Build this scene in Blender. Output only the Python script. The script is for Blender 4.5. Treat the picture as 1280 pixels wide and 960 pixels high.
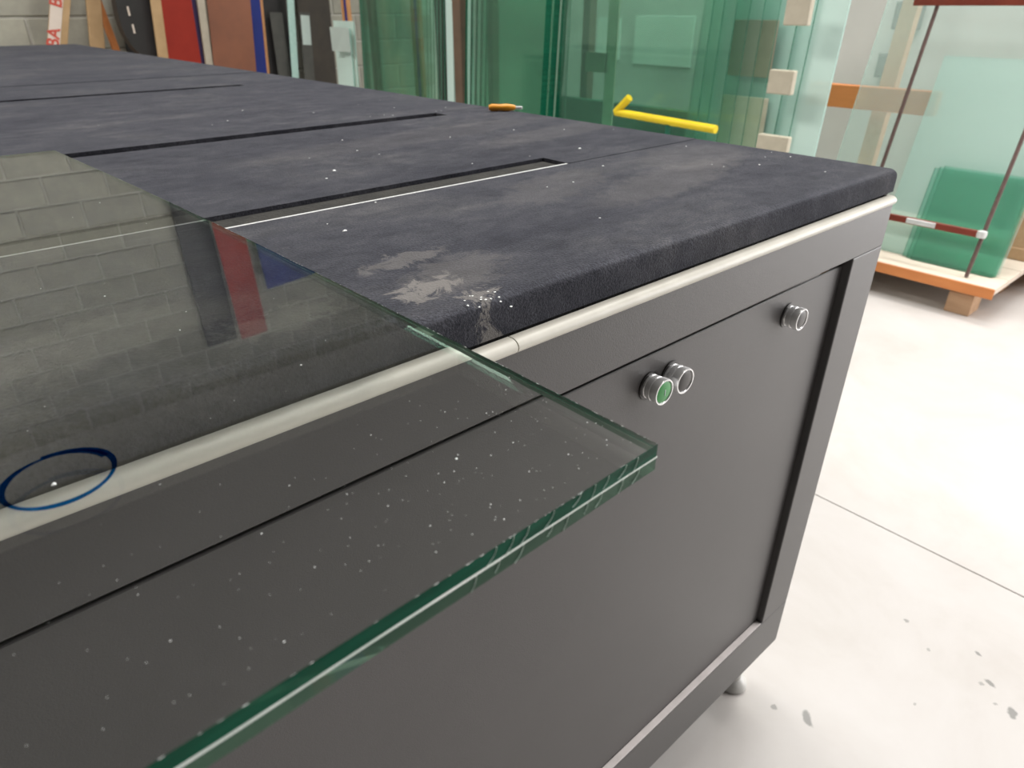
import bpy, bmesh, math, random
from mathutils import Vector, Matrix, Euler

for o in list(bpy.data.objects):
    bpy.data.objects.remove(o, do_unlink=True)
scene = bpy.context.scene
COL = scene.collection
R = math.radians

# ------------------------------------------------------------------ camera
cam_d = bpy.data.cameras.new('camera')
cam = bpy.data.objects.new('camera', cam_d)
COL.objects.link(cam)
cam.location = (-0.8767, -0.3139, 1.0648)
_yaw, _pitch = 0.7228, 0.5057
_f = Vector((math.sin(_yaw) * math.cos(_pitch), math.cos(_yaw) * math.cos(_pitch), -math.sin(_pitch)))
cam.rotation_euler = _f.to_track_quat('-Z', 'Y').to_euler()
cam_d.sensor_width = 36.0
cam_d.lens = 853.83 / 1280 * 36.0
cam_d.clip_start = 0.02
cam_d.dof.use_dof = True
cam_d.dof.focus_distance = 0.47
cam_d.dof.aperture_fstop = 14.0
scene.camera = cam

# ------------------------------------------------------------------ world, lights, exposure
w = bpy.data.worlds.new('world')
scene.world = w
w.use_nodes = True
w.node_tree.nodes['Background'].inputs[0].default_value = (0.75, 0.85, 1.0, 1)
w.node_tree.nodes['Background'].inputs[1].default_value = 0.6

def area(name, loc, rot, sx, sy, power, color):
    d = bpy.data.lights.new(name, 'AREA')
    d.shape = 'RECTANGLE'; d.size = sx; d.size_y = sy
    d.energy = power; d.color = color
    o = bpy.data.objects.new(name, d)
    COL.objects.link(o)
    o.location = loc; o.rotation_euler = rot
    return o

# daylight coming in through the open loading door of the right wall
area('door_daylight', (3.32, -2.55, 1.6), (0, R(90), 0), 3.0, 3.2, 170, (1.0, 0.975, 0.955))
# overhead light of the shop, then three unseen lamps added as fill
area('roof_and_fill_light', (1.9, -1.6, 4.52), (0, 0, 0), 1.4, 2.6, 80, (1.0, 0.965, 0.94))
area('roof_and_fill_light', (2.75, 1.2, 4.52), (0, 0, 0), 0.9, 2.6, 110, (1.0, 0.98, 0.94))  # added over the gap to brighten the racks and right wall
area('roof_and_fill_light', (0.4, 1.0, 4.52), (0, 0, 0), 1.2, 2.6, 110, (1.0, 0.98, 0.95))  # added to brighten the felt top
area('roof_and_fill_light', (-2.9, 3.6, 4.52), (0, 0, 0), 1.2, 3.0, 210, (1.0, 0.96, 0.90))  # added to brighten the block wall and its reflection

vs = scene.view_settings
vs.view_transform = 'Standard'
vs.look = 'None'
vs.exposure = 0.18
vs.gamma = 1.0
vs.use_curve_mapping = False
scene.cycles.transparent_max_bounces = 64
scene.cycles.max_bounces = 14
scene.cycles.transmission_bounces = 14
scene.cycles.sample_clamp_indirect = 6.0
scene.cycles.blur_glossy = 0.3

# ------------------------------------------------------------------ helpers
def new_mat(name):
    m = bpy.data.materials.new(name)
    m.use_nodes = True
    nt = m.node_tree
    nt.nodes.clear()
    out = nt.nodes.new('ShaderNodeOutputMaterial')
    return m, nt, out

def N(nt, t, **kw):
    n = nt.nodes.new(t)
    for k, v in kw.items():
        if hasattr(n, k) and k not in n.inputs:
            setattr(n, k, v)
        else:
            n.inputs[k].default_value = v
    return n

def ramp(nt, fac, stops):
    n = nt.nodes.new('ShaderNodeValToRGB')
    el = n.color_ramp.elements
    while len(el) < len(stops):
        el.new(0.5)
    for e, (p, c) in zip(el, stops):
        e.position = p
        e.color = (*c, 1) if len(c) == 3 else c
    nt.links.new(fac, n.inputs[0])
    return n

def noise(nt, scale, detail=4, rough=0.6, vec=None, dist=0.0):
    n = nt.nodes.new('ShaderNodeTexNoise')
    n.inputs['Scale'].default_value = scale
    n.inputs['Detail'].default_value = detail
    n.inputs['Roughness'].default_value = rough
    n.inputs['Distortion'].default_value = dist
    if vec is not None:
        nt.links.new(vec, n.inputs['Vector'])
    return n

def coords(nt, scale=(1, 1, 1), loc=(0, 0, 0), rot=(0, 0, 0), kind='Object'):
    tc = nt.nodes.new('ShaderNodeTexCoord')
    mp = nt.nodes.new('ShaderNodeMapping')
    mp.inputs['Scale'].default_value = scale
    mp.inputs['Location'].default_value = loc
    mp.inputs['Rotation'].default_value = rot
    nt.links.new(tc.outputs[kind], mp.inputs['Vector'])
    return mp.outputs[0]

def paint(name, c1, c2=None, scale=6.0, rough=0.5, metal=0.0, bump=0.0, bscale=200.0, stretch=(1, 1, 1), detail=4, spec=0.5, coat=0.0):
    m, nt, out = new_mat(name)
    b = nt.nodes.new('ShaderNodeBsdfPrincipled')
    b.inputs['Roughness'].default_value = rough
    b.inputs['Metallic'].default_value = metal
    b.inputs['Specular IOR Level'].default_value = spec
    b.inputs['Coat Weight'].default_value = coat
    v = coords(nt, stretch)
    if c2 is None:
        c2 = tuple(x * 0.8 for x in c1)
    n = noise(nt, scale, detail, 0.6, v)
    r = ramp(nt, n.outputs['Fac'], [(0.3, c2), (0.7, c1)])
    nt.links.new(r.outputs[0], b.inputs['Base Color'])
    if bump:
        n2 = noise(nt, bscale, 2, 0.6, v)
        bp = nt.nodes.new('ShaderNodeBump')
        bp.inputs['Strength'].default_value = bump
        bp.inputs['Distance'].default_value = 0.002
        nt.links.new(n2.outputs['Fac'], bp.inputs['Height'])
        nt.links.new(bp.outputs[0], b.inputs['Normal'])
    nt.links.new(b.outputs[0], out.inputs[0])
    return m

def sheet_glass(name, tint, haze=0.0):
    """glass face: tinted clear view through plus mirror reflection by Fresnel"""
    m, nt, out = new_mat(name)
    tr = nt.nodes.new('ShaderNodeBsdfTransparent')
    v = coords(nt)
    n = noise(nt, 2.0, 2, 0.5, v)
    r = ramp(nt, n.outputs['Fac'], [(0.3, tuple(x * 0.97 for x in tint)), (0.7, tint)])
    nt.links.new(r.outputs[0], tr.inputs[0])
    gl = nt.nodes.new('ShaderNodeBsdfGlossy')
    gl.inputs['Roughness'].default_value = 0.03
    lw = nt.nodes.new('ShaderNodeLayerWeight')
    pw = nt.nodes.new('ShaderNodeMath'); pw.operation = 'POWER'; pw.inputs[1].default_value = 5.0
    nt.links.new(lw.outputs['Facing'], pw.inputs[0])
    fr = nt.nodes.new('ShaderNodeMath'); fr.operation = 'MULTIPLY_ADD'
    fr.inputs[1].default_value = 0.9; fr.inputs[2].default_value = 0.015
    nt.links.new(pw.outputs[0], fr.inputs[0])
    mx = nt.nodes.new('ShaderNodeMixShader')
    nt.links.new(fr.outputs[0], mx.inputs[0])
    nt.links.new(tr.outputs[0], mx.inputs[1])
    nt.links.new(gl.outputs[0], mx.inputs[2])
    last = mx.outputs[0]
    if haze:
        df = nt.nodes.new('ShaderNodeBsdfDiffuse')
        df.inputs[0].default_value = (0.74, 0.91, 0.86, 1)
        m2 = nt.nodes.new('ShaderNodeMixShader')
        m2.inputs[0].default_value = haze
        nt.links.new(last, m2.inputs[1])
        nt.links.new(df.outputs[0], m2.inputs[2])
        last = m2.outputs[0]
    nt.links.new(last, out.inputs[0])
    return m

def glass_edge(name, c1, c2, clear, tint, rough=0.12, spec=0.5):
    m, nt, out = new_mat(name)
    v = coords(nt, (9, 9, 60))
    n = noise(nt, 3.0, 3, 0.6, v)
    r = ramp(nt, n.outputs['Fac'], [(0.35, c1), (0.7, c2)])
    b = nt.nodes.new('ShaderNodeBsdfPrincipled')
    b.inputs['Roughness'].default_value = rough
    b.inputs['Specular IOR Level'].default_value = spec
    nt.links.new(r.outputs[0], b.inputs['Base Color'])
    tr = nt.nodes.new('ShaderNodeBsdfTransparent')
    tr.inputs[0].default_value = (*tint, 1)
    mx = nt.nodes.new('ShaderNodeMixShader')
    mx.inputs[0].default_value = clear
    nt.links.new(b.outputs[0], mx.inputs[1])
    nt.links.new(tr.outputs[0], mx.inputs[2])
    nt.links.new(mx.outputs[0], out.inputs[0])
    return m

def mesh_obj(name, bm, mat, parent=None, smooth=False):
    me = bpy.data.meshes.new(name)
    bm.to_mesh(me); bm.free()
    for mm in (mat if isinstance(mat, (list, tuple)) else [mat]):
        me.materials.append(mm)
    if smooth:
        for p in me.polygons:
            p.use_smooth = True
        me.set_sharp_from_angle(angle=R(40))
    o = bpy.data.objects.new(name, me)
    COL.objects.link(o)
    if parent is not None:
        o.parent = parent
    return o

def tag(o, label, cat, group=None, kind=None):
    o['label'] = label; o['category'] = cat
    if group: o['group'] = group
    if kind: o['kind'] = kind
    return o

def struct(o, label=None, cat=None):
    o['kind'] = 'structure'
    if label: o['label'] = label
    if cat: o['category'] = cat
    return o

def empty(name, loc=(0, 0, 0), rot=(0, 0, 0)):
    o = bpy.data.objects.new(name, None)
    o.empty_display_size = 0.05
    COL.objects.link(o)
    o.location = loc; o.rotation_euler = rot
    return o

def box_bm(x0, x1, y0, y1, z0, z1, bevel=0.0, seg=2, bm=None):
    own = bm is None
    if own: bm = bmesh.new()
    g = bmesh.ops.create_cube(bm, size=1.0)
    for v in g['verts']:
        v.co = Vector((x0 + (v.co.x + .5) * (x1 - x0), y0 + (v.co.y + .5) * (y1 - y0), z0 + (v.co.z + .5) * (z1 - z0)))
    if bevel:
        vs_ = set(g['verts'])
        ed = [e for e in bm.edges if e.verts[0] in vs_ and e.verts[1] in vs_]
        bmesh.ops.bevel(bm, geom=ed, offset=bevel, segments=seg, profile=0.5, affect='EDGES')
    return bm

def prism_bm(poly, z0, z1, bm=None):
    """polygon of (x, y) extruded from z0 to z1"""
    if bm is None: bm = bmesh.new()
    lo = [bm.verts.new((x, y, z0)) for x, y in poly]
    hi = [bm.verts.new((x, y, z1)) for x, y in poly]
    n = len(poly)
    bm.faces.new(hi); bm.faces.new(lo[::-1])
    for i in range(n):
        j = (i + 1) % n
        bm.faces.new((lo[i], lo[j], hi[j], hi[i]))
    bmesh.ops.recalc_face_normals(bm, faces=bm.faces)
    return bm

def lathe_bm(prof, seg=32, axis='Z', bm=None):
    """profile of (radius, height) turned about an axis"""
    if bm is None: bm = bmesh.new()
    rings = []
    for r, h in prof:
        if r < 1e-6:
            rings.append([bm.verts.new((0, 0, h))])
        else:
            rings.append([bm.verts.new((r * math.cos(2 * math.pi * k / seg), r * math.sin(2 * math.pi * k / seg), h)) for k in range(seg)])
    for a, b in zip(rings, rings[1:]):
        for k in range(seg):
            k2 = (k + 1) % seg
            if len(a) == 1 and len(b) == 1: continue
            if len(a) == 1: bm.faces.new((a[0], b[k], b[k2]))
            elif len(b) == 1: bm.faces.new((a[k2], a[k], b[0]))
            else: bm.faces.new((a[k], b[k], b[k2], a[k2]))
    bmesh.ops.recalc_face_normals(bm, faces=bm.faces)
    if axis == '-Y':
        bmesh.ops.rotate(bm, verts=bm.verts, cent=(0, 0, 0), matrix=Matrix.Rotation(R(90), 3, 'X'))
    return bm

def tube_bm(p0, p1, r, seg=12, bm=None):
    if bm is None: bm = bmesh.new()
    p0, p1 = Vector(p0), Vector(p1)
    d = (p1 - p0)
    q = d.to_track_quat('Z', 'Y').to_matrix()
    a = []; b = []
    for k in range(seg):
        t = 2 * math.pi * k / seg
        off = q @ Vector((r * math.cos(t), r * math.sin(t), 0))
        a.append(bm.verts.new(p0 + off)); b.append(bm.verts.new(p1 + off))
    for k in range(seg):
        k2 = (k + 1) % seg
        bm.faces.new((a[k], a[k2], b[k2], b[k]))
    bm.faces.new(a[::-1]); bm.faces.new(b)
    return bm

# ------------------------------------------------------------------ materials
M = {}
# floor: pale concrete with a few dark drips of their own shape
def floor_mat():
    m, nt, out = new_mat('pale_concrete')
    b = nt.nodes.new('ShaderNodeBsdfPrincipled')
    b.inputs['Roughness'].default_value = 0.45
    v = coords(nt)
    n = noise(nt, 3.0, 6, 0.65, v, 0.5)
    r = ramp(nt, n.outputs['Fac'], [(0.3, (0.525, 0.492, 0.462)), (0.5, (0.575, 0.545, 0.522)), (0.72, (0.605, 0.58, 0.562))])
    col = r.outputs[0]
    tc = nt.nodes.new('ShaderNodeTexCoord')
    nz = noise(nt, 60.0, 3, 0.6, tc.outputs['Object'])
    wob = nt.nodes.new('ShaderNodeVectorMath'); wob.operation = 'MULTIPLY_ADD'
    nt.links.new(nz.outputs['Color'], wob.inputs[0])
    wob.inputs[1].default_value = (0.014, 0.014, 0)
    nt.links.new(tc.outputs['Object'], wob.inputs[2])
    spots = [(-0.006, -0.090, .016, .008, 50, .75), (-0.030, -0.042, .006, .005, 0, .6), (0.340, -0.113, .004, .004, 0, .6),
             (0.305, -0.272, .010, .005, 70, .75), (0.292, -0.262, .005, .004, 0, .5), (0.268, -0.318, .013, .008, 20, .75), (0.36, -0.235, .007, .004, 60, .75),
             (0.115, 0.045, .004, .003, 0, .6), (0.046, 0.067, .014, .005, 120, .35), (0.16, -0.20, .004, .003, 0, .5), (0.30, -0.17, .004, .003, 0, .5),
             (0.265, -0.295, .003, .003, 0, .5)]
    for (sx, sy, rx, ry, a, dark) in spots:
        mp = nt.nodes.new('ShaderNodeMapping'); mp.vector_type = 'TEXTURE'
        mp.inputs['Location'].default_value = (sx + .007, sy + .007, 0)
        mp.inputs['Rotation'].default_value = (0, 0, R(a))
        mp.inputs['Scale'].default_value = (rx, ry, 100.0)
        nt.links.new(wob.outputs[0], mp.inputs['Vector'])
        ln = nt.nodes.new('ShaderNodeVectorMath'); ln.operation = 'LENGTH'
        nt.links.new(mp.outputs[0], ln.inputs[0])
        mr = nt.nodes.new('ShaderNodeMapRange')
        mr.inputs['From Min'].default_value = 0.75; mr.inputs['From Max'].default_value = 1.1
        mr.inputs['To Min'].default_value = dark; mr.inputs['To Max'].default_value = 0.0
        nt.links.new(ln.outputs['Value'], mr.inputs['Value'])
        mx = nt.nodes.new('ShaderNodeMix'); mx.data_type = 'RGBA'
        nt.links.new(mr.outputs[0], mx.inputs[0])
        nt.links.new(col, mx.inputs[6])
        mx.inputs[7].default_value = (0.16, 0.16, 0.15, 1)
        col = mx.outputs[2]
    nt.links.new(col, b.inputs['Base Color'])
    nt.links.new(b.outputs[0], out.inputs[0])
    return m
M['floor'] = floor_mat()

def felt_mat():
    m, nt, out = new_mat('dark_felt')
    b = nt.nodes.new('ShaderNodeBsdfPrincipled')
    b.inputs['Roughness'].default_value = 0.95
    b.inputs['Specular IOR Level'].default_value = 0.15
    b.inputs['Sheen Weight'].default_value = 0.12
    b.inputs['Sheen Roughness'].default_value = 0.5
    b.inputs['Sheen Tint'].default_value = (0.6, 0.63, 0.75, 1)
    v = coords(nt, (1, 1.6, 1))
    v1 = coords(nt)
    n1 = noise(nt, 4.0, 6, 0.7, v, 0.4)
    r1 = ramp(nt, n1.outputs['Fac'], [(0.32, (0.022, 0.0225, 0.030)), (0.52, (0.036, 0.0365, 0.044)), (0.72, (0.060, 0.059, 0.063))])
    # fibres
    n2 = noise(nt, 520.0, 2, 0.7, v1)
    r2 = ramp(nt, n2.outputs['Fac'], [(0.3, (0.55, 0.55, 0.55)), (0.7, (1.45, 1.45, 1.45))])
    mul = nt.nodes.new('ShaderNodeMix'); mul.data_type = 'RGBA'; mul.blend_type = 'MULTIPLY'
    mul.inputs[0].default_value = 1.0
    nt.links.new(r1.outputs[0], mul.inputs[6]); nt.links.new(r2.outputs[0], mul.inputs[7])
    n3 = noise(nt, 26.0, 7, 0.75, v, 0.3)
    r3 = ramp(nt, n3.outputs['Fac'], [(0.34, (0.62, 0.62, 0.64)), (0.5, (1.0, 1.0, 1.0)), (0.68, (1.55, 1.52, 1.45))])
    mul3 = nt.nodes.new('ShaderNodeMix'); mul3.data_type = 'RGBA'; mul3.blend_type = 'MULTIPLY'
    mul3.inputs[0].default_value = 1.0
    nt.links.new(mul.outputs[2], mul3.inputs[6]); nt.links.new(r3.outputs[0], mul3.inputs[7])
    col = mul3.outputs[2]
    # chalky worn patches near the front edge
    nz = noise(nt, 42.0, 8, 0.75, v1, 0.8)
    wob = nt.nodes.new('ShaderNodeVectorMath'); wob.operation = 'MULTIPLY_ADD'
    tc = nt.nodes.new('ShaderNodeTexCoord')
    nt.links.new(nz.outputs['Color'], wob.inputs[0])
    wob.inputs[1].default_value = (0.085, 0.085, 0)
    nt.links.new(tc.outputs['Object'], wob.inputs[2])
    for (sx, sy, rx, ry, a, k) in [(-.635, .045, .028, .011, 22, .62), (-.612, .105, .040, .013, 10, .32), (-.60, .055, .05, .03, 20, .22),
                                   (-.36, .20, .10, .04, 20, .13), (-.25, .14, .15, .04, 10, .15), (-.12, .20, .10, .06, 10, .12), (-.615, .012, .018, .008, 10, .6),
                                   (-.74, .04, .04, .02, 10, .35), (-.83, .08, .10, .03, 5, .25), (-.1, .45, .2, .04, 8, .10), (-.3, .55, .3, .05, 5, .08)]:
        mp = nt.nodes.new('ShaderNodeMapping'); mp.vector_type = 'TEXTURE'
        mp.inputs['Location'].default_value = (sx + .0425, sy + .0425, 0.9)
        mp.inputs['Rotation'].default_value = (0, 0, R(a))
        mp.inputs['Scale'].default_value = (rx, ry, 100.0)
        nt.links.new(wob.outputs[0], mp.inputs['Vector'])
        ln = nt.nodes.new('ShaderNodeVectorMath'); ln.operation = 'LENGTH'
        nt.links.new(mp.outputs[0], ln.inputs[0])
        mr = nt.nodes.new('ShaderNodeMapRange')
        mr.inputs['From Min'].default_value = 0.75; mr.inputs['From Max'].default_value = 1.1
        mr.inputs['To Min'].default_value = k; mr.inputs['To Max'].default_value = 0.0
        nt.links.new(ln.outputs['Value'], mr.inputs['Value'])
        mx = nt.nodes.new('ShaderNodeMix'); mx.data_type = 'RGBA'
        nt.links.new(mr.outputs[0], mx.inputs[0])
        nt.links.new(col, mx.inputs[6])
        mx.inputs[7].default_value = (0.21, 0.195, 0.18, 1)
        col = mx.outputs[2]
    nt.links.new(col, b.inputs['Base Color'])
    bp = nt.nodes.new('ShaderNodeBump')
    bp.inputs['Strength'].default_value = 0.8
    bp.inputs['Distance'].default_value = 0.0012
    nt.links.new(n2.outputs['Fac'], bp.inputs['Height'])
    nt.links.new(bp.outputs[0], b.inputs['Normal'])
    nt.links.new(b.outputs[0], out.inputs[0])
    return m
M['felt'] = felt_mat()
M['slot'] = paint('slot_rubber', (0.030, 0.028, 0.024), (0.009, 0.009, 0.008), 45, 0.9, bump=0.6, bscale=300)
M['grey_steel'] = paint('grey_painted_steel', (0.083, 0.079, 0.0785), (0.074, 0.0705, 0.070), 5, 0.38, bump=0.12, bscale=900)
M['pvc'] = paint('cream_pvc', (0.70, 0.675, 0.60), (0.60, 0.575, 0.50), 22, 0.38, detail=6)
M['alu'] = paint('aluminium', (0.74, 0.75, 0.75), (0.64, 0.65, 0.65), 30, 0.4, metal=0.15)
M['chrome'] = paint('chrome', (0.86, 0.86, 0.86), (0.80, 0.80, 0.80), 10, 0.22, metal=0.45)
M['green_cap'] = paint('green_plastic', (0.030, 0.28, 0.060), (0.024, 0.22, 0.048), 20, 0.28)
M['black_cap'] = paint('black_plastic', (0.030, 0.026, 0.025), (0.022, 0.020, 0.020), 20, 0.30)
M['foot'] = paint('foot_plastic', (0.62, 0.61, 0.58), (0.50, 0.49, 0.47), 30, 0.3)
M['wall_block'] = paint('concrete_block', (0.40, 0.39, 0.325), (0.29, 0.285, 0.245), 7, 0.9, bump=0.5, bscale=90, detail=8)
M['mortar'] = paint('mortar', (0.52, 0.51, 0.46), (0.44, 0.43, 0.39), 15, 0.95, bump=0.4, bscale=120)
M['plaster'] = paint('grey_plaster', (0.56, 0.56, 0.53), (0.50, 0.50, 0.475), 2, 0.9)
M['dark_wall'] = paint('dark_painted_wall', (0.13, 0.13, 0.125), (0.10, 0.10, 0.095), 2, 0.9)
M['ceiling'] = paint('dark_roof_sheet', (0.055, 0.055, 0.055), (0.045, 0.045, 0.045), 2, 0.9)
M['wood_light'] = paint('light_wood', (0.66, 0.42, 0.26), (0.56, 0.34, 0.20), 4, 0.7, stretch=(1, 8, 8))
M['wood_orange'] = paint('orange_wood', (0.70, 0.26, 0.08), (0.58, 0.20, 0.06), 4, 0.65, stretch=(6, 1, 6))
M['wood_pallet'] = paint('pallet_wood', (0.56, 0.36, 0.22), (0.42, 0.25, 0.14), 5, 0.75, stretch=(6, 1, 6))
M['pallet_top'] = paint('overlit_pallet_board', (0.74, 0.64, 0.54), (0.66, 0.56, 0.46), 5, 0.75, stretch=(6, 1, 6))  # glare on the pallet top put into the colour, paler than pallet_wood
M['wood_dark'] = paint('dark_wood', (0.16, 0.085, 0.045), (0.09, 0.05, 0.03), 5, 0.7, stretch=(6, 1, 6))
M['tan_card'] = paint('tan_cardboard', (0.50, 0.33, 0.175), (0.40, 0.26, 0.13), 8, 0.8)
M['white_tape'] = paint('white_tape', (0.72, 0.62, 0.55), (0.66, 0.56, 0.48), 8, 0.6)
M['red_ink'] = paint('red_ink', (0.60, 0.085, 0.055), (0.52, 0.07, 0.045), 12, 0.6)
M['red_board'] = paint('red_board', (0.36, 0.022, 0.008), (0.29, 0.016, 0.006), 5, 0.75)
M['violet'] = paint('violet_board_edge', (0.08, 0.055, 0.16), (0.06, 0.04, 0.12), 5, 0.6)
M['cream'] = paint('cream_board', (0.52, 0.46, 0.37), (0.44, 0.39, 0.31), 9, 0.7)
M['brown'] = paint('brown_hardboard', (0.28, 0.105, 0.055), (0.19, 0.075, 0.045), 3, 0.6)
M['blue'] = paint('blue_board', (0.014, 0.032, 0.24), (0.012, 0.026, 0.19), 5, 0.7)
M['orange_edge'] = paint('orange_board_edge', (0.62, 0.30, 0.13), (0.52, 0.25, 0.10), 8, 0.7)
M['black_board'] = paint('black_board', (0.022, 0.020, 0.020), (0.014, 0.013, 0.013), 6, 0.55)
M['dark_brown'] = paint('dark_brown_board', (0.055, 0.045, 0.034), (0.030, 0.026, 0.022), 5, 0.7)
M['grey_board'] = paint('dark_grey_board', (0.085, 0.085, 0.075), (0.05, 0.052, 0.048), 6, 0.7)
M['pale_label'] = paint('pale_label', (0.50, 0.60, 0.56), (0.44, 0.53, 0.50), 8, 0.6)
M['rod'] = paint('brown_rod', (0.16, 0.095, 0.085), (0.11, 0.065, 0.058), 40, 0.5)
M['red_steel'] = paint('oxide_red_steel', (0.24, 0.035, 0.015), (0.18, 0.025, 0.012), 10, 0.5)
M['foam'] = paint('cream_foam', (0.60, 0.55, 0.44), (0.52, 0.47, 0.37), 20, 0.85)
M['card_grey'] = paint('grey_cardboard', (0.36, 0.32, 0.24), (0.30, 0.265, 0.20), 8, 0.85)
M['yellow'] = paint('yellow_paint', (0.95, 0.72, 0.015), (0.85, 0.62, 0.015), 10, 0.45)
M['orange_plastic'] = paint('orange_plastic', (0.80, 0.33, 0.02), (0.70, 0.28, 0.02), 20, 0.4)
M['white_board'] = paint('white_panel', (0.72, 0.76, 0.72), (0.66, 0.70, 0.66), 5, 0.7)
M['brown_steel'] = paint('brown_steel', (0.17, 0.11, 0.075), (0.11, 0.075, 0.05), 9, 0.5)
M['green_steel'] = paint('dark_green_steel', (0.012, 0.14, 0.085), (0.010, 0.10, 0.06), 5, 0.5)
M['grey_box'] = paint('grey_enamel', (0.16, 0.16, 0.14), (0.13, 0.13, 0.115), 8, 0.5)
M['dust'] = paint('painted_ledge_highlight', (0.85, 0.79, 0.77), (0.70, 0.65, 0.63), 40, 0.9, detail=8)  # near-white colour that paints the highlight of the lit lower ledge
M['crumb'] = paint('glass_crumb', (0.85, 0.87, 0.86), (0.75, 0.78, 0.77), 50, 0.25)

M['g_clear'] = sheet_glass('clear_glass', (0.965, 0.99, 0.978), 0.03)
M['g_film'] = sheet_glass('filmy_clear_glass', (0.96, 0.985, 0.975), 0.20)
M['g_aqua'] = sheet_glass('aqua_glass', (0.90, 0.98, 0.96), 0.30)
M['g_mist'] = sheet_glass('misty_aqua_glass', (0.90, 0.98, 0.965), 0.65)
M['g_green'] = sheet_glass('green_glass', (0.905, 0.976, 0.946), 0.012)
M['g_teal'] = sheet_glass('teal_glass', (0.78, 0.94, 0.89), 0.05)
M['e_pale'] = glass_edge('pale_glass_edge', (0.50, 0.74, 0.68), (0.62, 0.84, 0.78), 0.25, (0.8, 0.95, 0.9))
M['e_dark'] = glass_edge('dark_green_glass_edge', (0.006, 0.10, 0.058), (0.012, 0.17, 0.10), 0.10, (0.3, 0.8, 0.6))
M['e_mid'] = glass_edge('green_glass_edge', (0.05, 0.16, 0.11), (0.10, 0.25, 0.18), 0.25, (0.5, 0.85, 0.7))

# ------------------------------------------------------------------ room
floor = struct(mesh_obj('floor', box_bm(-5, 6, -7, 6, -0.12, -0.005), M['mortar']), 'pale concrete floor of the workshop with a saw-cut joint', 'floor')
for (x0, x1) in ((-5, 0.5855), (0.5885, 6)):
    mesh_obj('floor_slab', box_bm(x0, x1, -7, 6, -0.005, 0.0, 0.001, 1), M['floor'], floor)

# block wall behind the table: mortar bed with single blocks
wb = struct(mesh_obj('wall_back', box_bm(-5, 4.2, 5.505, 5.7, 0, 4.6), M['mortar']), 'concrete block wall behind the far end of the table', 'wall')
blk = None
rnd = random.Random(5)
for row in range(19):
    off = 0.0 if row % 2 else 0.2
    for c in range(-5, 8):
        x = c * 0.4 + off + 0.07
        if blk is None:
            b_ = mesh_obj('block', box_bm(-.194, .194, -.10, .05, -.094, .094, .006, 1), M['wall_block'], wb)
            blk = b_
        else:
            b_ = bpy.data.objects.new('block', blk.data)
            COL.objects.link(b_); b_.parent = wb
        b_.location = (x, 5.595 + rnd.uniform(-.002, .002), row * 0.2 + 0.1)

XW = 3.4
bm = box_bm(XW, XW + .2, -0.9, 6, 0, 4.6)
box_bm(XW, XW + .2, -7, -4.6, 0, 4.6, bm=bm)
box_bm(XW, XW + .2, -4.6, -0.9, 3.3, 4.6, bm=bm)
struct(mesh_obj('wall_right', bm, M['plaster']), 'light grey plastered wall behind the glass racks', 'wall')
struct(mesh_obj('wall_left', box_bm(-5.2, -5, -7, 6, 0, 4.6), M['dark_wall']), 'dark grey plastered wall on the left of the workshop', 'wall')
struct(mesh_obj('wall_front', box_bm(-5, XW, -7.2, -7, 0, 4.6), M['dark_wall']), 'dark grey plastered wall behind the viewer', 'wall')
struct(mesh_obj('ceiling', box_bm(-5.2, XW + .2, -7.2, 6, 4.6, 4.75), M['ceiling']), 'dark sheet roof of the workshop', 'ceiling')

# ------------------------------------------------------------------ cutting table
TL = -2.6      # left end
TB = 3.93      # back end
table = tag(empty('cutting_table', (0, 0, 0)), 'large grey steel cutting table with dark felt top and cream edging', 'table')
mesh_obj('cabinet_body', box_bm(TL + .006, -.006, .060, TB - .01, .1145, .868), M['grey_steel'], table)
FR = .022  # frame thickness
def fr(name, x0, x1, z0, z1):
    return mesh_obj(name, box_bm(x0, x1, -.004, FR, z0, z1, .0015, 2), M['grey_steel'], table)
fr('top_rail', TL, 0, .8085, .868)
fr('bottom_rail', TL, 0, .1145, .2085)
fr('corner_post', -.0755, 0, .2085, .8085)
fr('corner_post', TL, TL + .0755, .2085, .8085)
mesh_obj('front_panel', box_bm(TL + .0775, -.0763, .0060, .0090, .2093, .7982, .0008, 1), M['grey_steel'], table)
mesh_obj('ledge_highlight', box_bm(TL + .08, -.0765, -.0032, .0058, .2083, .2092, .0003, 1), M['dust'], table)['label'] = 'painted highlight along the lower ledge'  # pale strip stands in for light falling on the ledge

# felt panels of the top
ZF0, ZF1 = .873, .900
mesh_obj('top_board', box_bm(TL, -.004, .004, TB, .868, .8735), M['slot'], table)
def felt_panel(poly, big):
    bm = prism_bm(poly, ZF0, ZF1)
    big_e, small_e = [], []
    for e in bm.edges:
        a, b = e.verts[0].co, e.verts[1].co
        if abs(a.z - ZF1) < 1e-6 and abs(b.z - ZF1) < 1e-6:
            if ('f' in big and abs(a.y) < 1e-6 and abs(b.y) < 1e-6) or (abs(a.x) < 1e-6 and abs(b.x) < 1e-6):
                big_e.append(e)
            else:
                small_e.append(e)
    bmesh.ops.bevel(bm, geom=big_e, offset=.010, segments=5, profile=0.5, affect='EDGES')
    return mesh_obj('felt_panel', bm, M['felt'], table, smooth=True)
felt_panel([(TL, 0), (0, 0), (0, .272), (TL, .272)], 'f')
felt_panel([(TL, .318), (-.268, .318), (-.268, .2745), (0, .2745), (0, .736), (-.13, .736), (-.13, .702), (TL, .702)], '')
felt_panel([(TL, .7375), (0, .7375), (0, 1.449), (-.19, 1.449), (-.19, 1.418), (TL, 1.418)], '')
felt_panel([(TL, 1.4505), (0, 1.4505), (0, 1.752), (TL, 1.752)], '')
felt_panel([(TL, 1.764), (0, 1.764), (0, TB), (TL, TB)], '')
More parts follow.
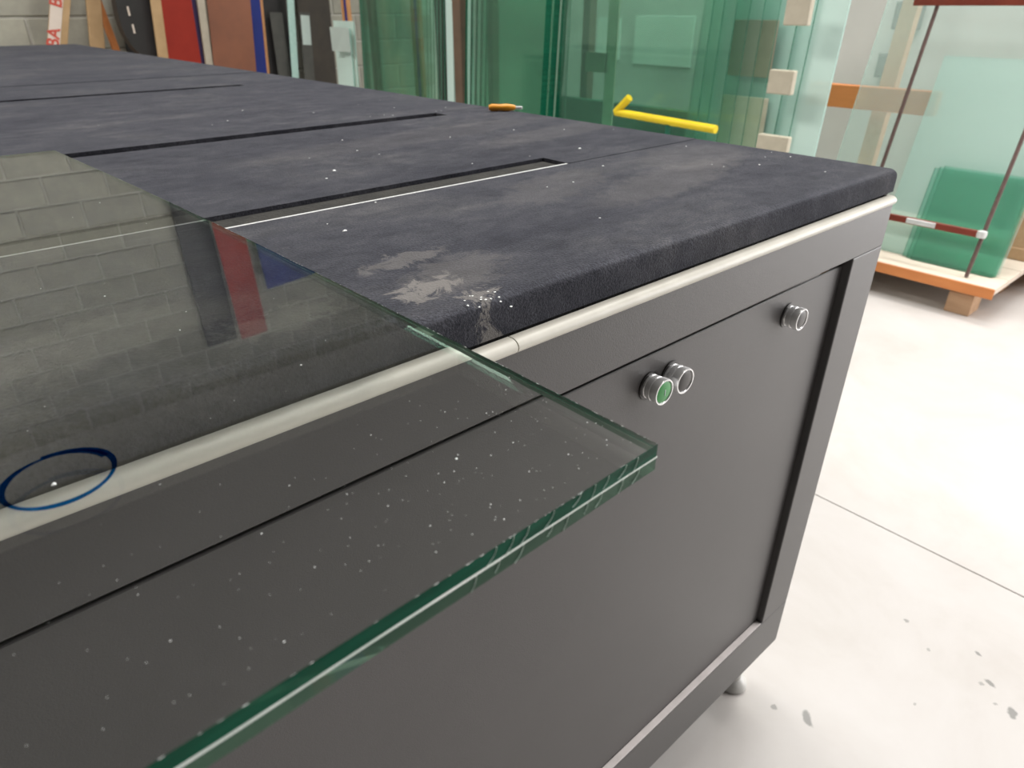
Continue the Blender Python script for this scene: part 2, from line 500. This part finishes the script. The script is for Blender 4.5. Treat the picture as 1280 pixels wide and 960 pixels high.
mesh_obj('slot_belt', box_bm(TL, -.268, .2765, .318, .8735, .896, .002, 1), M['slot'], table)
mesh_obj('ruler_strip', box_bm(TL, -.270, .2724, .2762, .874, .8999, .0005, 1), M['alu'], table)

# edging along the front, two lengths, and one along the right end
def edging(a, b, axis):
    bm = bmesh.new()
    prof = []
    for k in range(11):
        t = R(-90 + 18 * k)
        prof.append((-.004 - .0065 * math.cos(t), .8655 + .0053 * math.sin(t)))
    prof = [(.0, .8602)] + prof + [(.0, .8708)]
    rings = []
    for s in (a, b):
        if axis == 'x':
            rings.append([bm.verts.new((s, y, z)) for y, z in prof])
        else:
            rings.append([bm.verts.new((-y - .014, s, z)) for y, z in prof])
    n = len(prof)
    for i in range(n):
        j = (i + 1) % n
        bm.faces.new((rings[0][i], rings[0][j], rings[1][j], rings[1][i]))
    bm.faces.new(rings[0]); bm.faces.new(rings[1][::-1])
    bmesh.ops.recalc_face_normals(bm, faces=bm.faces)
    return mesh_obj('edging_strip', bm, M['pvc'], table, smooth=True)
edging(TL, -.6035, 'x')
edging(-.6025, -.010, 'x')
edging(.001, TB, 'y')

def levelling_foot(x, y):
    f = mesh_obj('foot', lathe_bm([(0, 0), (.024, 0), (.026, .003), (.025, .010), (.021, .016), (.014, .022), (.012, .035), (.012, .118), (0, .118)], 24), M['foot'], table, smooth=True)
    f.location = (x, y, 0)
    nut = mesh_obj('lock_nut', lathe_bm([(0, .100), (.018, .100), (.018, .1145), (0, .1145)], 6), M['alu'], f)
    return f
for x, y in ((-.042, .036), (TL + .06, .036), (-.042, TB - .08), (TL + .06, TB - .08)):
    levelling_foot(x, y)

def push_button(x, z, cap, label):
    b = mesh_obj('push_button', lathe_bm([(0, 0), (.0138, 0), (.0138, .0035), (.0132, .004), (.0132, .0065), (.0142, .007), (.0142, .0105), (.0134, .011), (.0134, .0135),
                                          (.0150, .014), (.0150, .0195), (.0145, .021), (.0131, .021), (.0122, .0190), (0, .0190)], 36, '-Y'), M['chrome'], table, smooth=True)
    b.location = (x, .0060, z); b.scale = (.84, .84, .84)
    b['label'] = label
    mesh_obj('gasket', lathe_bm([(0, 0), (.0168, 0), (.0168, .0015), (.0138, .0018), (0, .0018)], 32, '-Y'), M['black_cap'], b, smooth=True)
    mesh_obj('button_cap', lathe_bm([(0, .0190), (.0121, .0190), (.0121, .0200), (.009, .0209), (.004, .0213), (0, .0214)], 32, '-Y'), cap, b, smooth=True)
    if cap is M['green_cap']:
        mesh_obj('cap_mark', box_bm(-.0006, .0006, -.0218, -.0211, -.0035, .0035), M['pale_label'], b)
    return b
push_button(-.4312, .7675, M['green_cap'], 'chrome push button with green cap')
push_button(-.4005, .7675, M['black_cap'], 'chrome push button with black cap beside the green one')
push_button(-.1915, .7675, M['black_cap'], 'chrome push button with dark cap near the corner')

# ------------------------------------------------------------------ laminated glass pane on the table
Z0, ZM0, ZM1, Z1 = .9002, .90615, .90655, .9126
corners = [(-.684, -.183), (-.724, .692), (-1.90, .716), (-1.90, -.215)]   # front right, back right, back left, front left

def real_glass():
    m, nt, out = new_mat('laminated_glass_face')
    g = nt.nodes.new('ShaderNodeBsdfGlass')
    g.inputs['IOR'].default_value = 1.52
    g.inputs['Roughness'].default_value = 0.0
    v = coords(nt)
    n = noise(nt, 3.0, 2, 0.5, v)
    r = ramp(nt, n.outputs['Fac'], [(0.3, (0.935, 0.947, 0.94)), (0.7, (0.945, 0.957, 0.95))])
    nt.links.new(r.outputs[0], g.inputs['Color'])
    nt.links.new(g.outputs[0], out.inputs[0])
    return m
M['lam_face'] = real_glass()
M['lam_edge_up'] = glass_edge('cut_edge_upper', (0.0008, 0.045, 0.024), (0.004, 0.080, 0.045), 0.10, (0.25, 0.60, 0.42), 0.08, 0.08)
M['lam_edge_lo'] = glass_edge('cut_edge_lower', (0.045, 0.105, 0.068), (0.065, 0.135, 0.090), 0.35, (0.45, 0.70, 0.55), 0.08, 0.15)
M['interlayer'] = paint('white_interlayer', (0.95, 0.96, 0.94), (0.65, 0.74, 0.68), 90, 0.25, detail=5)
M['chip'] = paint('chipped_glass', (0.80, 0.88, 0.83), (0.62, 0.74, 0.67), 90, 0.15)

pane = tag(empty('laminated_glass', (-1.29, .25, Z0)), 'large laminated clear glass pane overhanging the front of the felt table', 'glass pane')
off = Vector((-1.29, .25, Z0))
def edge_pts(steps=70):
    """outline of the pane with a slightly uneven hand-broken edge"""
    r = random.Random(3)
    pts = []
    for i in range(4):
        a, b = Vector(corners[i]), Vector(corners[(i + 1) % 4])
        d = (b - a).normalized(); nrm = Vector((d.y, -d.x))
        L = (b - a).length
        for k in range(steps):
            t = k / steps
            amp = 0.0 if k == 0 else 1.0
            bow = .006 * math.sin(math.pi * t) if i == 0 else 0.0
            pts.append(a + d * (L * t) + nrm * (amp * r.uniform(-.0002, .0002) + bow))
    return pts
outline = edge_pts()
def half_sheet(name, za, zb, cap_top, edge_mat):
    bm = bmesh.new()
    lo = [bm.verts.new((p.x - off.x, p.y - off.y, za - off.z)) for p in outline]
    hi = [bm.verts.new((p.x - off.x, p.y - off.y, zb - off.z)) for p in outline]
    n = len(outline)
    sides = []
    for i in range(n):
        j = (i + 1) % n
        sides.append(bm.faces.new((lo[i], lo[j], hi[j], hi[i])))
    cap = bm.faces.new(hi) if cap_top else bm.faces.new(lo[::-1])
    for f in sides: f.material_index = 1
    return mesh_obj(name, bm, [M['lam_face'], edge_mat], pane)
# upper and lower sheet share the bonding plane, so together they are one closed optical slab
half_sheet('upper_glass_sheet', (ZM0 + ZM1) / 2, Z1, True, M['lam_edge_up'])
half_sheet('lower_glass_sheet', Z0, (ZM0 + ZM1) / 2, False, M['lam_edge_lo'])
bm = bmesh.new()
n = len(outline)
rr = random.Random(8)
vv = []
cen = Vector((-1.29, .25))
for p in outline:
    q = p + (p - cen).normalized() * .0004
    h = .00028 + rr.uniform(-.00018, .00018)
    vv.append((bm.verts.new((p.x - off.x, p.y - off.y, ZM0 - h * .5 - off.z)), bm.verts.new((q.x - off.x, q.y - off.y, ZM0 - h * .4 - off.z)),
               bm.verts.new((q.x - off.x, q.y - off.y, ZM1 + h * .4 - off.z)), bm.verts.new((p.x - off.x, p.y - off.y, ZM1 + h * .5 - off.z))))
for i in range(n):
    j = (i + 1) % n
    for k in range(3):
        bm.faces.new((vv[i][k], vv[j][k], vv[j][k + 1], vv[i][k + 1]))
mesh_obj('bonding_layer', bm, M['interlayer'], pane)

# sparkling broken arris along the upper rim
bm = bmesh.new()
rr = random.Random(4)
for i in range(140):
    a, b = outline[(i - 70) % n], outline[(i - 69) % n]
    for k in range(7):
        if rr.random() < .45:
            u0 = rr.random(); u1 = u0 + rr.random() * .12
            p0, p1 = a.lerp(b, u0), a.lerp(b, u1)
            tube_bm((p0.x - off.x, p0.y - off.y, Z1 - off.z), (p1.x - off.x, p1.y - off.y, Z1 - off.z), rr.choice((.00004, .00006, .0001)), 4, bm)
mesh_obj('sparkling_rim', bm, M['crumb'], pane)['kind'] = 'stuff'

# shell-shaped chips along the broken front edge near the corner
bm = bmesh.new()
rr = random.Random(21)
A, B = Vector(corners[0]), Vector(corners[3])
d = (B - A).normalized(); nrm = Vector((-d.y, d.x)) * -1
if nrm.y > 0: nrm = -nrm
for layer, (za, zb) in enumerate(((Z0, ZM0), (ZM1, Z1))):
    t = .004
    while t < .085:
        t += rr.uniform(.006, .014)
        curve = []
        w_ = rr.uniform(.002, .005)
        hk = rr.uniform(.55, 1.0)
        for k in range(7):
            u = k / 6
            s = t + w_ * (u * u)
            z = zb - (zb - za) * hk * u
            curve.append(A + d * s + nrm * .0004)
            curve[-1] = Vector((curve[-1].x, curve[-1].y, z))
        for a, b in zip(curve, curve[1:]):
            tube_bm(a - off, b - off, .00013, 5, bm)
mesh_obj('edge_chips', bm, M['chip'], pane)['kind'] = 'stuff'

# blue felt-pen ring drawn on the pane
def ink_mat():
    m, nt, out = new_mat('blue_marker_ink')
    tr = nt.nodes.new('ShaderNodeBsdfTransparent')
    v = coords(nt)
    n_ = noise(nt, 400, 3, 0.6, v)
    r = ramp(nt, n_.outputs['Fac'], [(0.3, (0.0, 0.10, 0.42)), (0.7, (0.002, 0.20, 0.58))])
    nt.links.new(r.outputs[0], tr.inputs[0])
    df = nt.nodes.new('ShaderNodeBsdfDiffuse'); df.inputs[0].default_value = (0.01, 0.012, 0.09, 1)
    mx = nt.nodes.new('ShaderNodeMixShader'); mx.inputs[0].default_value = 0.02
    nt.links.new(tr.outputs[0], mx.inputs[1]); nt.links.new(df.outputs[0], mx.inputs[2])
    nt.links.new(mx.outputs[0], out.inputs[0])
    return m
M['ink'] = ink_mat()
bm = bmesh.new()
ring = []
K = 80
for k in range(K + 1):
    t = 2 * math.pi * 1.22 * k / K + R(15)
    rad = .0172 + .0012 * math.sin(t * 1.0 + 1.0) + (.0016 * k / K)
    wd = .0011 + .0003 * math.sin(3 * t)
    c = Vector((-.8685, -.0515))
    p = Vector((math.cos(t), math.sin(t)))
    ring.append([(c + p * (rad - wd)), (c + p * (rad + wd))])
zi = Z1 + .0001
vv = [[bm.verts.new((a.x - off.x, a.y - off.y, zi - off.z + .00003 * i / K)) for a in pr] for i, pr in enumerate(ring)]
for a, b in zip(vv, vv[1:]):
    bm.faces.new((a[0], a[1], b[1], b[0]))
mk = mesh_obj('marker_ring', bm, M['ink'], pane)
mk['label'] = 'hand-drawn blue marker ring'

# fine glass dust and chips lying on the pane and on the felt
def crumbs(name, spots, zbase, label):
    bm = bmesh.new()
    r = random.Random(len(spots))
    for (x, y, s) in spots:
        g = bmesh.ops.create_icosphere(bm, subdivisions=1, radius=s)
        for v in g['verts']:
            v.co = Vector((v.co.x * r.uniform(.6, 1.5), v.co.y * r.uniform(.6, 1.5), max(v.co.z * .6, -s * .3))) + Vector((x, y, zbase + s * .3))
    o = mesh_obj(name, bm, M['crumb'])
    tag(o, label, 'glass dust', kind='stuff')
    return o
r = random.Random(14)
sp = []
for k in range(230):
    x = -.69 - abs(r.gauss(0, .11)); y = -.178 + abs(r.gauss(0, .05))
    sp.append((x, y, r.choice((.0001, .00012, .00014, .00017, .00026))))
for k in range(40):
    sp.append((-.73 - r.random() * .3, -.15 + r.random() * .55, r.choice((.0002, .0003, .0005))))
sp.append((-.8695, -.0545, .0009))
crumbs('glass_dust', sp, Z1, 'fine sparkling glass dust scattered on the laminated pane')
sp = []
for k in range(60):
    sp.append((-.66 + .64 * r.random() ** .7, .02 + r.random() * 1.0, r.choice((.0006, .0009, .0012))))
for k in range(14):
    sp.append((-.62 + r.gauss(0, .012), .006 + r.gauss(0, .007), .0009))
sp += [(-.50, .42, .0022), (-.19, .33, .0022), (-.61, .20, .0020), (-.25, .235, .0016)]
crumbs('glass_crumbs', [s for s in sp if not (.27 < s[1] < .32 or .70 < s[1] < .74)], .8995, 'tiny white glass crumbs lying on the dark felt')

# small orange tool at the right edge of the felt
t = tag(empty('glass_cutter', (-.028, .672, .9065), (0, 0, R(-40))), 'small orange-handled glass cutter on the far right edge of the felt', 'cutter')
mesh_obj('handle', (lambda b: (bmesh.ops.rotate(b, verts=b.verts, cent=(0, 0, 0), matrix=Matrix.Rotation(R(90), 3, 'Y')), b)[1])(
    lathe_bm([(0, -.026), (.004, -.0255), (.0062, -.020), (.0055, -.006), (.0064, .006), (.0048, .018), (.003, .022), (0, .022)], 16)), M['orange_plastic'], t, smooth=True)
mesh_obj('cutter_head', box_bm(.021, .034, -.002, .002, -.003, .002, .0008, 1), M['alu'], t)

# ------------------------------------------------------------------ right rack: glass on a wooden pallet
LEAN = math.atan(.24)
ORD = ('first', 'second', 'third', 'fourth', 'fifth', 'sixth', 'seventh', 'eighth', 'ninth')
def sheet(name, label, x, y0, y1, h, z0=.1425, lean=LEAN, th=.008, face='g_clear', edge='e_pale', group=None, cat='glass sheet'):
    bm = box_bm(0, th, -(y1 - y0) / 2, (y1 - y0) / 2, 0, h)
    bm.faces.ensure_lookup_table()
    for f in bm.faces:
        f.normal_update()
        f.material_index = 0 if abs(f.normal.x) > .5 else 1
    o = mesh_obj(name, bm, [M[face], M[edge]])
    o.location = (x, (y0 + y1) / 2, z0); o.rotation_euler = (0, lean, 0)
    tag(o, label, cat, group)
    return o

pal = tag(empty('pallet', (2.5, .9, 0)), 'low wooden pallet on the floor carrying leaning glass sheets', 'pallet')
def part(name, parent, x0, x1, y0, y1, z0, z1, mat, bev=.003):
    l = parent.location
    return mesh_obj(name, box_bm(x0 - l.x, x1 - l.x, y0 - l.y, y1 - l.y, z0 - l.z, z1 - l.z, bev, 1), mat, parent)
for i in range(6):
    part('deck_board', pal, 2.062 + i * .150, 2.062 + i * .150 + .146, .292, 1.65, .112, .14, M['pallet_top'])
part('edge_board', pal, 2.055, 2.0615, .292, 1.65, .098, .1385, M['wood_orange'], .001)
for y in (.40, .95, 1.5):
    part('runner', pal, 2.09, 2.94, y - .05, y + .05, .085, .112, M['wood_pallet'])
    for x in (2.09, 2.46, 2.83):
        part('foot_block', pal, x, x + .11, y - .045, y + .045, 0, .085, M['wood_pallet'])

# wooden A-frame standing on the pallet, behind the sheets
fra = tag(empty('glass_stand', (2.75, .9, .14)), 'orange wooden stand behind the leaning glass on the pallet', 'stand')
def lean_post(name, parent, x, y0, y1, z0, h, w_, lean, mat):
    o = mesh_obj(name, box_bm(0, w_, -(y1 - y0) / 2, (y1 - y0) / 2, 0, h, .003, 1), mat, parent)
    o.location = (x - parent.location.x, (y0 + y1) / 2 - parent.location.y, z0 - parent.location.z)
    o.rotation_euler = (0, lean, 0)
    return o
lean_post('upright', fra, 2.50, 1.03, 1.10, .147, 1.35, .05, LEAN * .5, M['wood_light'])
lean_post('upright', fra, 2.50, .33, .40, .147, .55, .05, LEAN * .5, M['wood_light'])
part('crossbeam', fra, 2.44, 2.49, .80, 1.36, .66, .755, M['wood_orange'])
part('sill', fra, 2.50, 2.60, .31, 1.6, .14, .19, M['wood_light'])

sheet('glass_sheet', 'tall clear glass sheet leaning on the pallet stand, widest of its pack', 2.235, .335, 1.10, 1.5, face='g_film', group='sheets on the pallet')
sheet('glass_sheet', 'aqua glass sheet on the pallet whose corner shows beside the brown rod', 2.215, .338, .80, .77, face='g_aqua', group='sheets on the pallet')
for i in range(3):
    sheet('glass_sheet', 'low teal glass sheet on the pallet, %s from the back of its stack' % ORD[i], 2.200 - i * .0105, .335 + i * .004, .685 - i * .02, .36 + .008 * i, face='g_teal', edge='e_mid', group='low teal sheets on the pallet')

clamp = tag(empty('clamping_frame', (2.116, .63, .14)), 'clamping frame of brown rods and dark red bars in front of the palletised glass', 'frame')
def lp(z, dx=0.0):   # point of the leaning clamp plane
    return 2.116 + .24 * (z - .14) + dx
cl = clamp.location
for y in (.412, .856):
    mesh_obj('rod', tube_bm(Vector((lp(.143), y, .143)) - cl, Vector((lp(1.30), y, 1.30)) - cl, .0075, 10), M['rod'], clamp, smooth=True)
def bar(z, y0, y1, hz, mat, name='bar', th=.012, dx=-.010):
    o = mesh_obj(name, box_bm(-th, 0, y0 - cl.y, y1 - cl.y, -hz / 2, hz / 2, .002, 1), mat, clamp)
    o.location = (lp(z, dx) - cl.x, 0, z - cl.z)
    return o
bar(.305, .405, .80, .026, M['red_steel'])
bar(.306, .575, .685, .020, M['alu'], 'bracket', .006, -.0225)
mesh_obj('knob', lathe_bm([(0, -.016), (.016, -.012), (.018, 0), (.016, .012), (0, .016)], 16), M['alu'], clamp, smooth=True).location = (lp(.307, -.02) - cl.x, .412 - cl.y, .307 - cl.z)
bar(1.082, .15, .94, .034, M['red_steel'], dx=-.012)

# wooden crate end seen right of the pallet
cr = tag(empty('timber_crate', (2.86, .12, 0)), 'timber crate end at the right border beside the pallet', 'crate')
part('side_panel', cr, 2.62, 3.1, -.1, .255, .03, .17, M['wood_light'])
part('top_batten', cr, 2.60, 3.1, -.1, .262, .17, .235, M['wood_orange'])
part('skid', cr, 2.66, 3.1, -.1, .24, 0, .03, M['wood_dark'])

# ------------------------------------------------------------------ long steel rack with upright glass packs
rack = tag(empty('glass_rack', (1.75, 2.6, 0)), 'long steel storage rack holding upright green glass packs along the wall', 'rack')
part('base_beam', rack, 1.42, 1.48, .80, 4.5, .10, .18, M['green_steel'])
part('base_beam', rack, 1.98, 2.04, .80, 4.5, .10, .18, M['green_steel'])
for y in (.9, 1.9, 2.9, 4.3):
    part('cross_member', rack, 1.42, 2.04, y - .03, y + .03, .18, .22, M['green_steel'])
    part('rack_foot', rack, 1.70, 1.76, y - .03, y + .03, 0, .18, M['green_steel'])
for y in (1.46, 2.36, 3.12, 4.44):
    part('rack_upright', rack, 1.98, 2.03, y - .025, y + .025, .18, 2.1, M['brown_steel'])
part('top_beam', rack, 1.98, 2.03, .85, 4.4, 2.1, 2.16, M['brown_steel'])
part('back_beam', rack, 1.93, 1.98, 1.42, 2.5, .52, .64, M['green_steel'])
L2 = R(1.5)
# pale wide sheets at the back of the pack nearest the pallet
for i, (ye, fc) in enumerate(((.925, 'g_mist'), (1.03, 'g_aqua'), (1.08, 'g_aqua'))):
    lab = ('misty aqua glass sheet with a pale edge, rightmost sheet of the steel rack', 'aqua glass sheet just left of the misty rightmost sheet', 'aqua glass sheet behind the cream foam blocks')[i]
    sheet('glass_sheet', lab, 1.70 - i * .022, ye, 1.42 + .03 * i, 1.55, z0=.22, lean=R(3.5), face=fc, edge='e_pale' if i == 0 else 'e_mid', group='sheets in the steel rack')
# clear sheets whose edges show as dark lines
for i, ye in enumerate((1.12, 1.17, 1.215, 1.26, 1.30, 1.335)):
    sheet('glass_sheet', '%s clear glass sheet counted leftwards from the foam blocks' % ('first', 'second', 'third', 'fourth', 'fifth', 'sixth')[i],
          1.62 - i * .018, ye, 2.145 - i * .010, 1.5 + .02 * i, z0=.22, lean=L2, th=.006, face='g_green' if i in (0, 2, 4, 5) else 'g_clear', edge='e_mid', group='clear sheets in the steel rack')
# foam blocks on the sheet edges
for i, (y0, y1, z0, z1, lab) in enumerate(((.985, 1.075, 1.005, 1.10, 'upper cream foam block on the glass edges'), (1.00, 1.095, .785, .865, 'middle cream foam block on the glass edges'),
                                          (.975, 1.10, .59, .645, 'lowest cream foam block just above the felt'))):
    o = mesh_obj('foam_block', box_bm(-.014, .014, -(y1 - y0) / 2, (y1 - y0) / 2, 0, z1 - z0, .004, 2), M['foam'])
    o.location = (1.615, (y0 + y1) / 2, z0); tag(o, lab, 'foam block', 'foam blocks between the glass sheets')
# tan card packing behind the clear sheets
for (y0, y1, z0, z1, lab, mt) in ((1.13, 1.31, .83, 1.02, 'tan cardboard pad behind the clear glass sheets', 'card_grey'), (1.12, 1.32, .56, .76, 'lower cream pad behind the clear glass sheets', 'foam'),
                                  (1.93, 2.06, .80, .88, 'tan cardboard pad beside the dark green glass pack', 'card_grey'), (1.88, 1.94, .55, 1.25, 'narrow cream packing strip behind the rack glass', 'foam')):
    o = mesh_obj('packing_pad', box_bm(-.004, .004, -(y1 - y0) / 2, (y1 - y0) / 2, 0, z1 - z0, .001, 1), M[mt])
    o.location = (1.672, (y0 + y1) / 2, z0); tag(o, lab, 'packing pad', 'packing pads in the steel rack')
# yellow arm standing on the front beam of the rack
ya = tag(empty('yellow_arm', (1.45, 1.43, .18)), 'bent yellow steel arm in front of the green glass sheets', 'steel arm')
mesh_obj('arm', tube_bm((0, -.245, .485), (0, .241, .499), .015, 10), M['yellow'], ya, smooth=True)
mesh_obj('upturned_end', tube_bm((0, .241, .499), (0, .175, .560), .015, 10), M['yellow'], ya, smooth=True)
mesh_obj('stem', tube_bm((0, -.03, 0), (0, -.03, .478), .012, 10), M['green_steel'], ya, smooth=True)
# white panels behind
for (y0, y1, z0, z1, lab) in ((1.82, 1.95, .86, 1.02, 'small pale panel on the wall behind the green glass'), (1.45, 1.74, .85, 1.03, 'larger pale panel on the wall behind the green glass')):
    s_ = (3.39 + .877) / (1.62 + .877)
    o = mesh_obj('wall_panel', box_bm(-.02, 0, -.5 * (y1 - y0) * s_, .5 * (y1 - y0) * s_, -.5 * (z1 - z0) * s_, .5 * (z1 - z0) * s_, .003, 1), M['white_board'])
    o.location = (3.397, ((y0 + y1) / 2 + .314) * s_ - .314, ((z0 + z1) / 2 - 1.065) * s_ + 1.065)
    tag(o, lab, 'wall panel')
# dark green pack seen edge on
for i in range(9):
    sheet('glass_sheet', '%s sheet from the front in the tight pack with dark green edges' % ORD[i], 1.45 + i * .0165, 2.15 + .004 * (i % 3), 2.72 + .02 * (i % 2), 1.55, z0=.22, lean=R(3.0), th=.013, face='g_green', edge='e_dark', group='tight pack with dark green edges')
# post and loose strips between the packs
po = tag(mesh_obj('steel_post', box_bm(-.03, .03, -.035, .035, 0, 2.0, .004, 1), M['brown_steel']), 'brown steel post between two green glass packs', 'post')
po.location = (1.57, 2.86, .22)
for i, (y0, y1, fc, lab) in enumerate(((2.93, 2.99, 'g_mist', 'narrow misty glass strip beside the brown steel post'), (2.765, 2.81, 'g_mist', 'narrow pale glass strip right of the brown steel post'))):
    sheet('glass_strip', lab, 1.55, y0, y1, 1.5, z0=.22, lean=L2, face=fc, edge='e_pale', cat='glass strip')
for i in range(6):
    sheet('glass_sheet', '%s green sheet from the front in the pack left of the brown post' % ORD[i], 1.53 + i * .02, 3.0 + .06 * i, 3.86 + .02 * i, 1.55 - .05 * i, z0=.22, lean=R(2.5), th=.008, face='g_green', edge='e_mid', group='pack left of the steel post')
b_ = tag(mesh_obj('brown_board', box_bm(-.008, .008, -.06, .06, 0, 1.5, .002, 1), M['dark_brown']), 'dark brown panel standing behind the green glass pack', 'board')
b_.location = (1.75, 3.27, .22)
for i, (y, lab) in enumerate(((3.50, 'thin blue board with orange edges behind the green glass pack'), (4.32, 'thin blue board with orange edges above the pale label'))):
    e_ = tag(empty('edged_board', (1.74, y, .22)), lab, 'board')
    part('core', e_, 1.73, 1.75, y - .018, y + .018, .22, 1.5, M['blue'], .001)
    part('edge_strip', e_, 1.725, 1.748, y + .019, y + .048, .22, 1.5, M['orange_edge'], .001)
    part('edge_strip', e_, 1.725, 1.748, y - .040, y - .019, .22, 1.5, M['orange_edge'], .001)
for i, (y0, y1, fc) in enumerate(((4.01, 4.27, 'g_mist'), (4.03, 4.12, 'g_mist'))):
    sheet('glass_sheet', ('pale misty glass sheet at the far left end of the rack', 'narrower pale sheet in front at the far left end of the rack')[i], 1.58 - i * .02, y0, y1, .76 if i == 0 else .72, z0=.22, lean=L2, face=fc, edge='e_pale')
o = tag(mesh_obj('paper_label', box_bm(-.001, .001, -.12, .12, -.07, .07), M['pale_label']), 'pale paper label on the misty glass at the rack end', 'label')
o.location = (1.545, 4.10, .875)

# small enamel boxes on the right wall
for i, (px, pz, sy, sz, lab) in enumerate(((1.36, 1.02, .13, .13, 'upper grey electrical box on the wall right of the glass'), (1.40, .78, .11, .12, 'lower grey electrical box on the wall right of the glass'))):
    e_ = tag(empty('electrical_box', (XW, px, pz)), lab, 'electrical box')
    part('case', e_, XW - .06, XW, px - sy / 2, px + sy / 2, pz - sz / 2, pz + sz / 2, M['grey_box'], .004)
    part('lid', e_, XW - .066, XW - .06, px - sy / 2 + .01, px + sy / 2 - .01, pz - sz / 2 + .01, pz + sz / 2 - .01, M['grey_box'], .002)

# ------------------------------------------------------------------ boards leaning at the block wall
def board(name, label, xc, w_, h, y, th, slope, mat, zc=.9, cat='board', back=1.5, extra=None):
    """board whose centre line passes x = xc at height zc, tilted sideways by slope (dx/dz)"""
    a = math.atan(slope)
    e_ = empty(name, (xc - slope * zc, y, abs(w_ / 2 * math.sin(a)) + .001), (R(-back), a, 0))
    tag(e_, label, cat)
    mesh_obj('panel' if cat == 'board' else 'body', box_bm(-w_ / 2, w_ / 2, 0, th, 0, h, .002, 1), M[mat], e_)
    if extra: extra(e_)
    return e_

def text_mesh(s, size, mat, parent, loc, rot, name='lettering'):
    cu = bpy.data.curves.new('txt', 'FONT'); cu.body = s; cu.size = size; cu.extrude = .0006
    cu.align_x = 'CENTER'; cu.align_y = 'CENTER'; cu.offset = size * .02
    tmp = bpy.data.objects.new('txt', cu); COL.objects.link(tmp)
    dg = bpy.context.evaluated_depsgraph_get()
    me = bpy.data.meshes.new_from_object(tmp.evaluated_get(dg))
    bpy.data.objects.remove(tmp, do_unlink=True)
    me.materials.clear(); me.materials.append(mat)
    o = bpy.data.objects.new(name, me); COL.objects.link(o); o.parent = parent
    o.location = loc; o.rotation_euler = rot
    return o

def tape(e_):
    t_ = mesh_obj('tape', box_bm(-.054, .012, -.002, 0, .3, 1.36), M['white_tape'], e_)
    for z in (.865, 1.105):
        text_mesh('BA', .095, M['red_ink'], e_, (-.024, -.0035, z + .05), (R(90), R(-90), 0))
board('labelled_plank', 'tan plank with white tape and red lettering against the block wall', .205, .105, 1.42, 5.24, .03, .36, 'tan_card', .93, 'plank', extra=tape)
board('timber_plank', 'tan timber plank slanting beside the black rounded case', .425, .085, 1.45, 5.26, .03, .18, 'tan_card', .95, 'plank')
board('orange_lath', 'narrow orange-brown lath behind the rounded edge of the black case', .50, .045, 1.45, 5.30, .02, -.12, 'wood_orange', .95, 'plank')

# black rounded case with two white flashes
cs = tag(empty('black_case', (.62, 5.12, 0)), 'black upright case with a rounded side and two white dashes', 'case')
pts = []
prof = [(.085, 0), (.085, 1.42), (.03, 1.43)]
for k in range(15):
    t_ = R(90 + 180 * k / 14)
    prof.append((.02 + .135 * math.cos(t_), 1.01 + (.36 if t_ < R(180) else .25) * math.sin(t_)))
prof += [(.025, .70), (.02, 0)]
bm = prism_bm(prof, 0, .10)
bmesh.ops.rotate(bm, verts=bm.verts, cent=(0, 0, 0), matrix=Matrix.Rotation(R(90), 3, 'X'))
mesh_obj('shell', bm, M['black_board'], cs)
for (x, z) in ((-.050, 1.035), (-.045, .935)):
    mesh_obj('white_dash', box_bm(x - .005, x + .005, -.104, -.099, z - .026, z + .026), M['white_tape'], cs)
board('tan_lath', 'tan lath between the black case and the red board', .715, .062, 1.5, 4.92, .02, .10, 'tan_card', .95, 'plank')
board('dark_board', 'tall dark board behind the red board at the block wall', .74, .26, 3.35, 5.40, .02, .03, 'black_board', .9, back=.8)
board('red_board', 'tall glossy red board leaning at the block wall', .918, .235, 3.3, 5.18, .012, .055, 'red_board', .9, back=2.0)
board('violet_board', 'violet-edged board just right of the red board', .955, .235, 1.9, 5.215, .010, .055, 'violet', .9, back=1.5)
board('cream_board', 'cream board slanting right of the red board', 1.085, .050, 1.7, 5.16, .02, .075, 'cream', .9)
board('cream_board', 'second thin cream board next to the brown hardboard', 1.125, .035, 1.7, 5.19, .02, .075, 'cream', .9)
board('brown_hardboard', 'brown hardboard sheet between cream and blue boards', 1.275, .31, 1.62, 5.15, .008, .10, 'brown', .9)
def bedge(e_):
    mesh_obj('edge_strip', box_bm(.2305, .25, 0, .016, 0, 2.9), M['orange_edge'], e_)
board('blue_board', 'tall dark blue board with an orange edge behind the brown hardboard', 1.315, .46, 2.9, 5.24, .016, .08, 'blue', .9, extra=bedge)
board('black_board', 'black panel right of the blue board', 1.66, .20, 1.8, 5.26, .012, .06, 'black_board', .9)
board('grey_board', 'dark grey panel in front of the black panel', 1.645, .10, 1.02, 5.20, .012, .02, 'grey_board', .7)
def gl(e_): pass
g_ = board('green_glass_strip', 'pale green glass strip slanting before the black panel', 1.735, .055, 1.7, 5.14, .008, .10, 'e_pale', .9, 'glass strip')
def lab_(e_):
    mesh_obj('label_patch', box_bm(-.035, .035, -.002, 0, .80, 1.0), M['pale_label'], e_)
board('labelled_board', 'dark grey panel with a pale patch near the rack end', 1.825, .085, 1.02, 5.10, .01, .07, 'grey_board', .9, extra=lab_)
board('dark_brown_board', 'tall dark brown board filling the corner beyond the rack', 2.03, .28, 2.6, 5.34, .014, .03, 'dark_brown', .9, back=1.0)
